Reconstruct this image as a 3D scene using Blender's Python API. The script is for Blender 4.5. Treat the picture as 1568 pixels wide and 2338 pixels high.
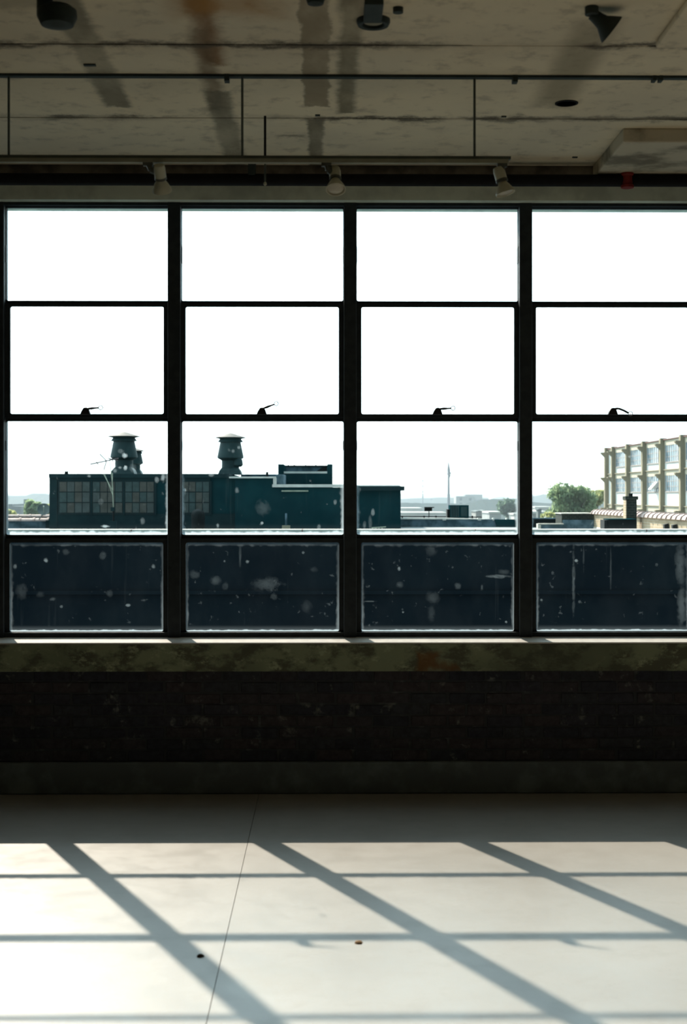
import bpy, math, random
from mathutils import Vector, noise as mnoise
random.seed(7)
sc = bpy.context.scene
for o in list(bpy.data.objects): bpy.data.objects.remove(o)
R = math.radians

# ---------------------------------------------------------------- camera
F, HY, EYE, YAW = 3267.0, 1132.0, 1.68, R(0.65)      # focal length and horizon row in 1568x2338 pixels
cam = bpy.data.cameras.new('camera'); camo = bpy.data.objects.new('camera', cam)
sc.collection.objects.link(camo); sc.camera = camo
camo.location = (0, 0, EYE); camo.rotation_euler = (R(90), 0, -YAW)
cam.sensor_fit = 'HORIZONTAL'; cam.sensor_width = 24.0; cam.lens = 24.0 * F / 1568.0
cam.shift_y = (HY - 1169.0) / 1568.0
cam.clip_start = 0.05; cam.clip_end = 20000
cam.dof.use_dof = True; cam.dof.focus_distance = 12.5; cam.dof.aperture_fstop = 4.2

def ray(x, y):
    u, v = (x - 784.0) / F, -(y - HY) / F
    c, s = math.cos(YAW), math.sin(YAW)
    return Vector((s + u * c, c - u * s, v))
def P(x, y, Y):
    d = ray(x, y); return Vector((0, 0, EYE)) + d * (Y / d.y)
def PZ(x, y, Z):
    d = ray(x, y); return Vector((0, 0, EYE)) + d * ((Z - EYE) / d.z)
def XX(x, Y): return P(x, HY, Y).x
def ZZ(y, Y, x=784): return P(x, y, Y).z

# ---------------------------------------------------------------- measured planes
WG = 8.19            # glass of the window
WF = 8.07            # inner face of the wall
CEIL = 3.545
# sun: the mullion shadows on the floor run to a vanishing point left of the frame
sd = ray(-775, HY); SAZ = math.atan2(-sd.x, sd.y)
_tan = []
for yb, ys in ((1229, 1997), (954, 2142), (694, 2325)):
    zb = ZZ(yb, WG); fp = PZ(700, ys, 0)
    _tan.append(zb * math.cos(SAZ) / (WG - fp.y))
SEL = math.atan(sum(_tan) / 3)
SUN = Vector((-math.sin(SAZ) * math.cos(SEL), math.cos(SAZ) * math.cos(SEL), math.sin(SEL)))
print('sun az', math.degrees(SAZ), 'el', math.degrees(SEL), [math.degrees(math.atan(t)) for t in _tan])

# ---------------------------------------------------------------- light and exposure
w = bpy.data.worlds.new('hazy_sky'); sc.world = w; w.use_nodes = True
nt = w.node_tree; N = nt.nodes; L = nt.links; N.clear()
tc = N.new('ShaderNodeTexCoord')
dot = N.new('ShaderNodeVectorMath'); dot.operation = 'DOT_PRODUCT'; dot.inputs[1].default_value = SUN
L.new(tc.outputs['Generated'], dot.inputs[0])
ad = N.new('ShaderNodeMath'); ad.operation = 'MULTIPLY_ADD'; ad.inputs[1].default_value = .5; ad.inputs[2].default_value = .5
L.new(dot.outputs['Value'], ad.inputs[0])
pw = N.new('ShaderNodeMath'); pw.operation = 'POWER'; pw.inputs[1].default_value = 3.0; L.new(ad.outputs[0], pw.inputs[0])
b1 = N.new('ShaderNodeBackground'); b1.inputs[0].default_value = (.42, .84, 1.0, 1); b1.inputs[1].default_value = .40
b2 = N.new('ShaderNodeBackground'); b2.inputs[0].default_value = (.82, 1.0, 1.07, 1)
mu = N.new('ShaderNodeMath'); mu.operation = 'MULTIPLY'; mu.inputs[1].default_value = 4.2; L.new(pw.outputs[0], mu.inputs[0])
L.new(mu.outputs[0], b2.inputs[1])
ads = N.new('ShaderNodeAddShader'); L.new(b1.outputs[0], ads.inputs[0]); L.new(b2.outputs[0], ads.inputs[1])
wo = N.new('ShaderNodeOutputWorld'); L.new(ads.outputs[0], wo.inputs[0])
sl = bpy.data.lights.new('sun', 'SUN'); so = bpy.data.objects.new('sun', sl); sc.collection.objects.link(so)
sl.energy = 10.6; sl.angle = R(0.55); sl.color = (1, .87, .75)
so.rotation_euler = (-SUN).to_track_quat('-Z', 'Y').to_euler(); so.location = (-6, 14, 12)
vs = sc.view_settings
vs.view_transform = 'Standard'; vs.look = 'None'; vs.gamma = 1; vs.exposure = 0.0; vs.use_curve_mapping = False
cy = sc.cycles
cy.use_denoising = True; cy.max_bounces = 8; cy.diffuse_bounces = 5; cy.glossy_bounces = 3
cy.transparent_max_bounces = 16; cy.volume_bounces = 1; cy.caustics_reflective = False; cy.caustics_refractive = False

# ---------------------------------------------------------------- helpers
col = sc.collection
ORG = {}
class MB:
    def __init__(s): s.v = []; s.f = []
    def quad(s, *p):
        i = len(s.v); s.v += [Vector(q) for q in p]; s.f.append(tuple(range(i, i + len(p))))
    def box(s, x0, x1, y0, y1, z0, z1):
        if x0 > x1: x0, x1 = x1, x0
        if y0 > y1: y0, y1 = y1, y0
        if z0 > z1: z0, z1 = z1, z0
        i = len(s.v)
        s.v += [Vector(p) for p in ((x0,y0,z0),(x1,y0,z0),(x1,y1,z0),(x0,y1,z0),(x0,y0,z1),(x1,y0,z1),(x1,y1,z1),(x0,y1,z1))]
        s.f += [tuple(i + k for k in q) for q in ((0,3,2,1),(4,5,6,7),(0,1,5,4),(1,2,6,5),(2,3,7,6),(3,0,4,7))]
        return s
    def cyl(s, p0, p1, r0, r1=None, n=10, caps=True):
        p0, p1 = Vector(p0), Vector(p1); r1 = r0 if r1 is None else r1
        d = (p1 - p0).normalized(); a = d.orthogonal().normalized(); b = d.cross(a); i = len(s.v)
        for k in range(n):
            t = 2 * math.pi * k / n; e = a * math.cos(t) + b * math.sin(t)
            s.v += [p0 + e * r0, p1 + e * r1]
        for k in range(n):
            j = (k + 1) % n; s.f.append((i + 2*k, i + 2*j, i + 2*j + 1, i + 2*k + 1))
        if caps:
            s.f.append(tuple(i + 2*k for k in range(n))[::-1]); s.f.append(tuple(i + 2*k + 1 for k in range(n)))
        return s
    def tube(s, pts, r, n=8):
        for a, b in zip(pts, pts[1:]): s.cyl(a, b, r, n=n)
        return s
    def lathe(s, prof, c, n=24, ax='z', sq=False):
        c = Vector(c); i = len(s.v); m = len(prof)
        for k in range(n):
            t = 2 * math.pi * (k + (.5 if n == 4 else 0)) / n
            for r, h in prof:
                s.v.append(c + (Vector((r*math.cos(t), r*math.sin(t), h)) if ax == 'z' else Vector((r*math.cos(t), h, r*math.sin(t)))))
        for k in range(n):
            j = (k + 1) % n
            for q in range(m - 1):
                s.f.append((i + k*m + q, i + j*m + q, i + j*m + q + 1, i + k*m + q + 1))
        s.f.append(tuple(i + k*m for k in range(n))[::-1]); s.f.append(tuple(i + k*m + m - 1 for k in range(n)))
        return s
    def prism(s, poly, a0, a1, ax='y'):
        # poly in the plane normal to ax: y -> (x, z); x -> (y, z); z -> (x, y)
        i = len(s.v); n = len(poly)
        for a in (a0, a1):
            for p, q in poly:
                s.v.append(Vector((p, a, q) if ax == 'y' else (a, p, q) if ax == 'x' else (p, q, a)))
        s.f.append(tuple(range(i, i + n))); s.f.append(tuple(range(i + n, i + 2*n))[::-1])
        for k in range(n):
            j = (k + 1) % n; s.f.append((i + j, i + k, i + n + k, i + n + j))
        return s
    def build(s, name, mat=None, parent=None, smooth=False, org=None):
        xs = [p.x for p in s.v]; ys = [p.y for p in s.v]; zs = [p.z for p in s.v]
        o = Vector(org) if org else Vector(((min(xs)+max(xs))/2, (min(ys)+max(ys))/2, min(zs)))
        me = bpy.data.meshes.new(name); me.from_pydata([p - o for p in s.v], [], s.f)
        import bmesh
        bm = bmesh.new(); bm.from_mesh(me); bmesh.ops.recalc_face_normals(bm, faces=bm.faces); bm.to_mesh(me); bm.free()
        if smooth:
            for p in me.polygons: p.use_smooth = True
            me.set_sharp_from_angle(angle=R(40))
        me.update()
        ob = bpy.data.objects.new(name, me)
        if mat: me.materials.append(mat)
        return put(ob, o, parent)
def put(ob, o, parent=None):
    col.objects.link(ob); ob.parent = parent
    ob.location = o - (ORG[parent] if parent else Vector((0, 0, 0))); ORG[ob] = Vector(o)
    return ob
def empty(name, loc, parent=None):
    return put(bpy.data.objects.new(name, None), Vector(loc), parent)
def tag(o, label=None, cat=None, group=None, kind=None):
    if label: o['label'] = label
    if cat: o['category'] = cat
    if group: o['group'] = group
    if kind: o['kind'] = kind
    return o
def bx(name, mat, parent, *b, **k): return MB().box(*b).build(name, mat, parent, **k)
def bevel(o, wd=.004, n=2):
    m = o.modifiers.new('bevel', 'BEVEL'); m.width = wd; m.segments = n; m.limit_method = 'ANGLE'; return o

# ---------------------------------------------------------------- material helpers
class NT:
    def __init__(s, name):
        s.m = bpy.data.materials.new(name); s.m.use_nodes = True; s.t = s.m.node_tree; s.n = s.t.nodes; s.n.clear()
        s.out = s.n.new('ShaderNodeOutputMaterial')
    def link(s, a, b): s.t.links.new(a, b)
    def node(s, k, **kw):
        n = s.n.new('ShaderNode' + k)
        for a, v in kw.items(): setattr(n, a, v)
        return n
    def sets(s, sock, v):
        if isinstance(v, bpy.types.NodeSocket): s.link(v, sock)
        elif v is not None:
            if hasattr(sock.default_value, '__len__') and not isinstance(v, str):
                v = tuple(v); v = v + (1,) if len(sock.default_value) == 4 and len(v) == 3 else v
            sock.default_value = v
    def math(s, op, a, b=None, c=None, clamp=False):
        n = s.node('Math', operation=op, use_clamp=clamp)
        for k, v in enumerate((a, b, c)): s.sets(n.inputs[k], v)
        return n.outputs[0]
    def vmath(s, op, a, b):
        n = s.node('VectorMath', operation=op); s.sets(n.inputs[0], a); s.sets(n.inputs[1], b); return n.outputs[0]
    def pos(s): return s.node('NewGeometry').outputs['Position']
    def gen(s): return s.node('TexCoord').outputs['Generated']
    def xyz(s, v):
        n = s.node('SeparateXYZ'); s.sets(n.inputs[0], v); return n.outputs
    def noise(s, v, scale, detail=4, rough=.55, color=False, dist=0):
        n = s.node('TexNoise'); s.sets(n.inputs['Vector'], v); n.inputs['Scale'].default_value = scale
        n.inputs['Detail'].default_value = detail; n.inputs['Roughness'].default_value = rough; n.inputs['Distortion'].default_value = dist
        return n.outputs['Color' if color else 'Fac']
    def mapr(s, v, a, b, c=0., d=1., smooth=True):
        n = s.node('MapRange', interpolation_type='SMOOTHSTEP' if smooth else 'LINEAR')
        s.sets(n.inputs[0], v); 
        for k, q in zip((1, 2, 3, 4), (a, b, c, d)): s.sets(n.inputs[k], q)
        return n.outputs[0]
    def mix(s, f, a, b):
        n = s.node('Mix', data_type='RGBA'); s.sets(n.inputs[0], f); s.sets(n.inputs[6], a); s.sets(n.inputs[7], b); return n.outputs[2]
    def scalev(s, v, k): return s.vmath('MULTIPLY', v, k)
    def rect(s, x, y, x0, x1, y0, y1, soft):
        a = s.math('SUBTRACT', s.math('ABSOLUTE', s.math('SUBTRACT', x, (x0+x1)/2)), (x1-x0)/2)
        b = s.math('SUBTRACT', s.math('ABSOLUTE', s.math('SUBTRACT', y, (y0+y1)/2)), (y1-y0)/2)
        return s.mapr(s.math('MAXIMUM', a, b), -soft, soft, 1., 0.)
    def bsdf(s, color, rough=.8, spec=.3, metal=0., bump=None, bstr=.3, bdist=.01):
        b = s.node('BsdfPrincipled'); s.sets(b.inputs['Base Color'], color); s.sets(b.inputs['Roughness'], rough)
        b.inputs['Specular IOR Level'].default_value = spec; b.inputs['Metallic'].default_value = metal
        if bump is not None:
            n = s.node('Bump'); n.inputs['Strength'].default_value = bstr; n.inputs['Distance'].default_value = bdist
            s.link(bump, n.inputs['Height']); s.link(n.outputs[0], b.inputs['Normal'])
        return b.outputs[0]
    def done(s, sh): s.link(sh, s.out.inputs[0]); return s.m
def mat(name, c1, c2=None, scale=8, rough=.8, spec=.3, metal=0., bstr=0., bdist=.01, lo=.35, hi=.65):
    t = NT(name); c2 = c2 or tuple(k * .75 for k in c1)
    nz = t.noise(t.pos(), scale, 5)
    return t.done(t.bsdf(t.mix(t.mapr(nz, lo, hi), c1, c2), rough, spec, metal, nz if bstr else None, bstr, bdist))

M = {}
# floor: smooth worn concrete
t = NT('floor_concrete'); p = t.pos()
n1 = t.noise(p, .9, 5); n2 = t.noise(p, 6, 6, .65); n3 = t.noise(p, 40, 3)
c = t.mix(t.mapr(n1, .35, .68), (.345, .325, .292), (.300, .280, .248))
c = t.mix(t.math('MULTIPLY', t.mapr(n2, .5, .75), .35), c, (.24, .225, .195))
x, y, z = t.xyz(t.vmath('ADD', p, t.scalev(t.vmath('SUBTRACT', t.noise(p, 3, 3, color=True), (.5,.5,.5)), (.12,.12,0))))
rr = t.math('SQRT', t.math('ADD', t.math('POWER', t.math('SUBTRACT', x, -.19), 2), t.math('POWER', t.math('SUBTRACT', y, 4.98), 2)))
c = t.mix(t.math('MULTIPLY', t.mapr(rr, .13, .2, 1, 0), .3), c, (.27, .235, .18))
c = t.mix(t.math('MULTIPLY', t.mapr(n3, .68, .76), .3), c, (.20, .18, .15))
M['floor'] = t.done(t.bsdf(c, t.mapr(n2, .3, .7, .36, .43), .75, 0, n3, .04, .004))
M['joint'] = mat('floor_joint', (.16, .135, .11), scale=20)
# ceiling plaster with patches and stains
t = NT('ceiling_plaster'); p = t.pos()
nc = t.vmath('SUBTRACT', t.noise(p, 5, 6, .75, color=True), (.5, .5, .5))
q = t.vmath('ADD', p, t.scalev(nc, (.085, .3, 0))); x, y, z = t.xyz(q)
n1 = t.noise(p, 1.1, 5); n2 = t.noise(p, 9, 6, .65); n3 = t.noise(t.scalev(p, (1, .35, 1)), 4, 5, .6)
c = t.mix(t.mapr(n1, .35, .65), (.80, .70, .50), (.69, .61, .45))
c = t.mix(t.math('MULTIPLY', t.mapr(n2, .50, .72), .42), c, (.22, .19, .14))
def patch(c, colr, amt, *r):
    return t.mix(t.math('MULTIPLY', t.rect(x, y, *r), t.math('MULTIPLY', t.mapr(n3, .25, .6, .55, 1), amt)), c, colr)
PATCH = (.19, .175, .125)
c = patch(c, PATCH, .8, -1.06, -.93, 4.4, 6.88, .02)
c = patch(c, PATCH, .45, -1.30, -1.05, 4.2, 5.5, .10)
c = patch(c, (.20, .095, .03), .95, -.535, -.44, 4.0, 6.2, .035)
c = patch(c, (.40, .215, .07), .9, -.56, -.20, 4.4, 5.55, .12)
c = patch(c, (.17, .12, .07), .8, -.56, -.48, 5.7, 6.9, .03)
c = patch(c, (.15, .14, .10), .85, -.57, -.45, 6.6, 8.1, .02)
c = patch(c, (.29, .24, .16), .9, -.11, .01, 3.5, 6.86, .008)
c = patch(c, (.14, .125, .085), .85, -.10, -.02, 7.09, 8.1, .012)
c = patch(c, (.16, .145, .095), .85, .05, .135, 4.2, 6.95, .02)
c = patch(c, (.27, .235, .16), .7, .98, 1.16, 5.6, 6.85, .05)
c = patch(c, (.16, .14, .10), .7, -.25, -.12, 7.42, 7.47, .03)
# grime along the joints
for jy in (7.07, 5.92):
    c = t.mix(t.math('MULTIPLY', t.rect(x, t.math('ADD', t.math('MULTIPLY', y, .35), jy * .65), -9, 9, jy - .012, jy + .014, .014), t.mapr(t.noise(p, 1.3, 3), .36, .52, .1, .95)), c, (.12, .105, .08))
c = patch(c, (.15, .13, .10), .85, .92, 2.6, 7.02, 7.10, .04)
M['ceiling'] = t.done(t.bsdf(c, .9, .15, 0, n2, .25, .01))
M['drop'] = mat('stained_drop_panel', (.56, .50, .37), (.22, .195, .145), 4.5, .9, .15, bstr=.3, lo=.42, hi=.66)
M['gap'] = mat('dark_joint', (.03, .027, .022), scale=10)
# wall below and above the window
t = NT('peeling_paint_concrete'); p = t.pos(); sp = t.scalev(p, (1, 1, 1.6))
a = t.noise(sp, 5, 6, .65); b = t.noise(sp, 11, 6, .7); g = t.noise(p, 1.3, 3)
x, y, z = t.xyz(t.vmath('ADD', p, t.scalev(t.vmath('SUBTRACT', t.noise(p, 14, 4, color=True), (.5,.5,.5)), (.10, 0, .08))))
c = t.mix(t.mapr(a, .44, .58), (.24, .27, .17), (.105, .11, .075))
c = t.mix(t.mapr(b, .54, .66), c, (.33, .36, .23))
c = t.mix(t.math('MULTIPLY', t.mapr(g, .5, .66), .6), c, (.07, .08, .055))
c = t.mix(t.math('MULTIPLY', t.rect(x, z, .50, .62, .70, .80, .02), .85), c, (.17, .085, .03))
c = t.mix(t.math('MULTIPLY', t.rect(x, z, .60, .74, .70, .74, .02), .8), c, (.15, .075, .03))
M['band'] = t.done(t.bsdf(c, .85, .25, 0, a, .4, .01))
M['lintel'] = mat('painted_lintel', (.72, .78, .65), (.55, .60, .50), 6, .85, .2, bstr=.2)
M['lintel_dark'] = mat('brown_lintel', (.17, .145, .105), (.08, .07, .055), 7, .9, .2, bstr=.3)  # upper lintel strip, a darker brown than the part below
M['sill'] = mat('sill_plaster', (.56, .53, .48), (.48, .45, .41), 14, .7, .3, bstr=.1)
M['plinth'] = mat('plinth_concrete', (.13, .15, .155), (.19, .23, .23), 6, .9, .2, bstr=.4, lo=.45, hi=.7)
M['wall'] = mat('room_wall', (.10, .09, .075), (.07, .062, .05), 2, .9, .2)
M['mortar'] = mat('old_mortar', (.055, .058, .062), (.13, .14, .13), 9, .95, .1, bstr=.5, lo=.55, hi=.75)
M['bricks'] = []
for k, cc in enumerate(((.050, .050, .064), (.060, .054, .062), (.043, .045, .058), (.066, .056, .062), (.052, .055, .065))):
    t = NT('dark_brick_%d' % k); p = t.pos()
    n1 = t.noise(p, 22, 6, .7); n2 = t.noise(p, 7 + k, 5, .65)
    c = t.mix(t.mapr(n1, .35, .7), cc, tuple(v * .6 for v in cc))
    c = t.mix(t.math('MULTIPLY', t.mapr(n2, .59, .70), .8), c, (.17, .18, .16))
    M['bricks'].append(t.done(t.bsdf(c, .8, .25, 0, n1, .5, .006)))
M['frame'] = mat('black_steel_paint', (.028, .036, .040), (.02, .026, .03), 20, .6, .25)
M['pipe'] = mat('black_pipe_paint', (.010, .010, .010), (.007, .007, .007), 20, .7, .15)
M['latch'] = mat('latch_iron', (.016, .013, .012), scale=40, rough=.5)
M['ring'] = mat('latch_ring_steel', (.30, .28, .28), scale=40, rough=.5, metal=0.0)
M['red'] = mat('red_valve_paint', (.22, .018, .012), scale=30, rough=.5)
M['strut'] = mat('galvanised_strut', (.11, .13, .11), (.075, .09, .08), 12, .5, .4, .4)
M['track'] = mat('track_enamel', (.30, .29, .21), (.24, .235, .17), 10, .5, .4)
M['trackdark'] = mat('track_top', (.08, .09, .07), scale=10, rough=.5)
M['lamp'] = mat('lamp_enamel', (.52, .51, .38), (.44, .43, .32), 14, .45, .4)
M['lampdark'] = mat('lamp_socket', (.10, .105, .085), scale=14, rough=.5)
M['lens'] = mat('lamp_glass', (.62, .58, .46), scale=14, rough=.2)
M['fixture'] = mat('dark_fixture', (.035, .05, .046), (.025, .036, .034), 14, .6, .3)
M['chip'] = mat('chip_dark', (.06, .045, .03), scale=60)
M['chipb'] = mat('chip_brown', (.30, .18, .08), scale=60)
# window glass: plain glass outside, a dirty inner face
def clear(t, tint=(.96, .985, .98)):
    fr = t.node('Fresnel'); fr.inputs[0].default_value = 1.45
    tr = t.node('BsdfTransparent'); t.sets(tr.inputs[0], tint)
    gl = t.node('BsdfGlossy'); gl.inputs['Roughness'].default_value = .03; t.sets(gl.inputs[0], (.8, .8, .8))
    m1 = t.node('MixShader'); t.link(t.math('MULTIPLY', fr.outputs[0], .7), m1.inputs[0]); t.link(tr.outputs[0], m1.inputs[1]); t.link(gl.outputs[0], m1.inputs[2])
    return m1.outputs[0]
def film(t):
    df = t.node('BsdfDiffuse'); t.sets(df.inputs[0], (.52, .64, .68)); tl = t.node('BsdfTranslucent'); t.sets(tl.inputs[0], (.56, .68, .74))
    m2 = t.node('MixShader'); m2.inputs[0].default_value = .6; t.link(df.outputs[0], m2.inputs[1]); t.link(tl.outputs[0], m2.inputs[2])
    return m2.outputs[0]
def glass(name, bot, side, top, veil, specks, bw=.03, tw=.02, glow=.12):
    t = NT(name); p = t.pos(); gx, gy, gz = t.xyz(t.gen())
    sp = t.noise(p, 26, 2, .6); sm = t.noise(t.scalev(p, (1, 1, .5)), 5, 4, .7); st = t.noise(t.scalev(p, (1, 1, .04)), 36, 2, .6)
    dx = t.math('MULTIPLY', t.math('SUBTRACT', .5, t.math('ABSOLUTE', t.math('SUBTRACT', gx, .5))), .92)
    db = t.math('MULTIPLY', gz, .62); dt = t.math('MULTIPLY', t.math('SUBTRACT', 1, gz), .62)
    jag = t.mapr(sp, .3, .7, .75, 1.25, False)
    m = t.math('MULTIPLY', t.mapr(t.math('MULTIPLY', db, jag), bw * .5, bw, 1, 0), bot)
    m = t.math('MAXIMUM', m, t.math('MULTIPLY', t.mapr(db, 0, bw * 3.0, 1, 0), bot * glow))
    sfade = t.mapr(gz, 0, .75, 1, .3)
    m = t.math('MAXIMUM', m, t.math('MULTIPLY', t.math('MULTIPLY', t.mapr(t.math('MULTIPLY', dx, jag), .006, .024, 1, 0), sfade), side))
    m = t.math('MAXIMUM', m, t.math('MULTIPLY', t.math('MULTIPLY', t.mapr(t.math('MULTIPLY', dt, jag), tw * .3, tw * 1.6, 1, 0), t.mapr(sm, .3, .6, .4, 1)), top))
    m = t.math('MAXIMUM', m, t.math('MULTIPLY', t.mapr(sp, .66, .78), specks))
    m = t.math('MAXIMUM', m, t.math('MULTIPLY', t.mapr(st, .60, .74), specks * .14))
    m = t.math('MAXIMUM', m, t.math('MULTIPLY', t.mapr(sm, .35, .75, .25, 1), veil), clamp=True)
    m3 = t.node('MixShader'); t.link(m, m3.inputs[0]); t.link(clear(t), m3.inputs[1]); t.link(film(t), m3.inputs[2])
    return t.done(m3.outputs[0])
t = NT('window_glass'); M['glass_plain'] = t.done(clear(t))
M['glass_clean'] = M['glass_plain']
M['glass_mid'] = glass('dusty_window_glass', 1.0, .6, .05, .004, .06, .026, .02, .03)
M['glass_low'] = glass('grimy_window_glass', .7, .2, .15, .005, .05, .018, .022, .13)
t = NT('dirt_film'); gx, gy, gz = t.xyz(t.vmath('SUBTRACT', t.gen(), (.5, .5, .5)))
rr = t.math('MULTIPLY', t.math('SQRT', t.math('ADD', t.math('POWER', gx, 2), t.math('POWER', gz, 2))), 2)
nz = t.noise(t.pos(), 24, 5, .7)
al = t.math('MULTIPLY', t.mapr(t.math('ADD', rr, t.math('MULTIPLY', t.math('SUBTRACT', nz, .5), 2.2)), .25, 1.0, 1, 0), t.mapr(nz, .25, .65, .3, 1))
oi = t.node('ObjectInfo'); al = t.math('MULTIPLY', al, oi.outputs['Alpha'])
tr = t.node('BsdfTransparent')
m3 = t.node('MixShader'); t.link(al, m3.inputs[0]); t.link(tr.outputs[0], m3.inputs[1]); t.link(film(t), m3.inputs[2])
M['dirt'] = t.done(m3.outputs[0])

# ================================================================ the room
XL, XR, YB = -7.5, 6.5, -6.0
MUL0 = XX(-1.5, WG); PITCH = (XX(1197.5, WG) - MUL0) / 3
NL, NR = 1, 2
mx = lambda i: MUL0 + PITCH * i
WX0, WX1 = mx(-NL) - .0376, mx(4 + NR) + .0376
# floor: two slabs either side of a saw cut
fl = tag(bx('floor', M['joint'], None, XL - .3, XR + .3, YB - .3, WF + .33, -.32, -.012), kind='structure')
JX = -.385
for x0, x1 in ((XL, JX - .0013), (JX + .0013, XR)):
    bx('slab', M['floor'], fl, x0, x1, YB, WF + .01, -.012, 0)
# ceiling: boards with open joints
ce = tag(bx('ceiling', M['gap'], None, XL - .3, XR + .3, YB - .3, WF + .33, CEIL + .02, CEIL + .3), kind='structure')
JY = [WF + .01, 7.07, 5.92, 4.77, 3.62, 1.3, -1.0, -3.5, YB]
for a, b in zip(JY, JY[1:]):
    bx('panel', M['ceiling'], ce, XL, XR, b + .007, a - .007, CEIL, CEIL + .02)
for x0, x1, jy in ((.60, 1.33, 5.92), (.32, .92, 7.07), (-.02, .12, 7.07), (2.2, XR, 7.07), (2.2, XR, 5.92)):
    bx('joint_filler', M['ceiling'], ce, x0, x1, jy - .0075, jy + .0075, CEIL + .002, CEIL + .019)
dp = bx('drop_panel', M['drop'], ce, 1.50, 4.1, 7.24, WF, CEIL - .072, CEIL + .001); bevel(dp, .008, 2)
dp = bx('drop_panel', M['ceiling'], ce, 1.345, 4.1, 3.4, 5.86, CEIL - .03, CEIL + .001); bevel(dp, .012, 2)
hp = PZ(1293, 235, CEIL)
MB().lathe([(.055, 0), (.055, -.004), (.046, -.005), (.046, .01)], (hp.x, hp.y, CEIL), 28).build('pipe_hole', M['pipe'], ce)
for (px, py, sx, sy) in ((205, 147, .026, .012), (725, 262, .012, .008), (1312, 358, .014, .008), (1150, 265, .012, .007)):
    q = PZ(px, py, CEIL); bx('bolt_plate', M['fixture'], ce, q.x - sx, q.x + sx, q.y - sy, q.y + sy, CEIL - .006, CEIL + .001)
# side and rear walls (out of view)
tag(bx('wall_left', M['wall'], None, XL - .3, XL, YB - .3, WF + .33, 0, CEIL + .02), kind='structure')
tag(bx('wall_right', M['wall'], None, XR, XR + .3, YB - .3, WF + .33, 0, CEIL + .02), kind='structure')
tag(bx('wall_rear', M['wall'], None, XL, XR, YB - .3, YB, 0, CEIL + .02), kind='structure')
# window wall
ZS0, ZS1 = ZZ(1466.5, 8.035), ZZ(1453, 8.16)          # sill front and back edge
ZBB, ZBT = ZZ(1740, WF), ZZ(1531, WF)                 # brick field
ZLT = ZZ(457, WF)                                     # underside of the lintel
wf = tag(MB().box(XL, XR, WF + .03, WF + .33, 0, ZS0 - .05).build('wall_far', M['mortar']), kind='structure')
bx('side_pier', M['wall'], wf, XL, WX0, WF, WF + .33, 0, CEIL + .02)  # unseen blank wall, widened in place of windows to darken the room's left
bx('side_pier', M['wall'], wf, WX1, XR, WF, WF + .33, 0, CEIL + .02)
bx('lintel', M['lintel'], wf, WX0, WX1, WF, WF + .33, ZLT, ZZ(424, WF) + .03)
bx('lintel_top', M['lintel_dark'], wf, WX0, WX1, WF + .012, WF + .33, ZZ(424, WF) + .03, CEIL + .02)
b = MB().box(WX0, WX1, 8.026, WF + .33, ZBT, ZS0 - .008).build('concrete_band', M['band'], wf); bevel(b, .006)
MB().prism([(8.03, ZS0 - .0085), (8.03, ZS0 - .002), (8.034, ZS0), (8.17, ZS1 + .003), (WF + .33, ZS1 + .003), (WF + .33, ZS0 - .0085)], WX0, WX1, 'x').build('sill', M['sill'], wf)
b = MB().box(WX0, WX1, WF - .012, WF + .035, 0, ZBB).build('plinth', M['plinth'], wf); bevel(b, .01, 3)
# bricks, one by one, across the stretch in view
bm_ = MB().box(-.1, .1, 0, .05, 0, .0575); 
me_b = []
for k in range(5):
    ob = MB().box(-.1005, .1005, -.045, .0, 0, .0575).build('brick', M['bricks'][k], wf, org=(0, 0, 0)); bevel(ob, .0045, 1)
    me_b.append(ob.data); src = ob; me_b[k].materials.clear(); me_b[k].materials.append(M['bricks'][k])
    if k < 4: bpy.data.objects.remove(ob)
proto = src; first = True
COURSE = (ZBT - ZBB) / 8
for r in range(8):
    xo = -2.30 + (.1065 if r % 2 else 0)
    for k in range(22):
        o = proto if first else proto.copy()
        if not first: col.objects.link(o)
        first = False
        o.data = random.choice(me_b)
        o.location = Vector((xo + k * .213 + random.uniform(-.004, .004), WF + .066 + random.uniform(0, .007), ZBB + r * COURSE + .004 + random.uniform(-.002, .002))) - ORG[wf]
        o.rotation_euler = (random.uniform(-.02, .02), random.uniform(-.008, .008), random.uniform(-.02, .02))
        ORG[o] = Vector((0, 0, 0))
bx('brick_facing', M['bricks'][0], wf, WX0, -2.41, WF, WF + .04, ZBB, ZBT)
bx('brick_facing', M['bricks'][0], wf, 2.40, WX1, WF, WF + .04, ZBB, ZBT)

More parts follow.
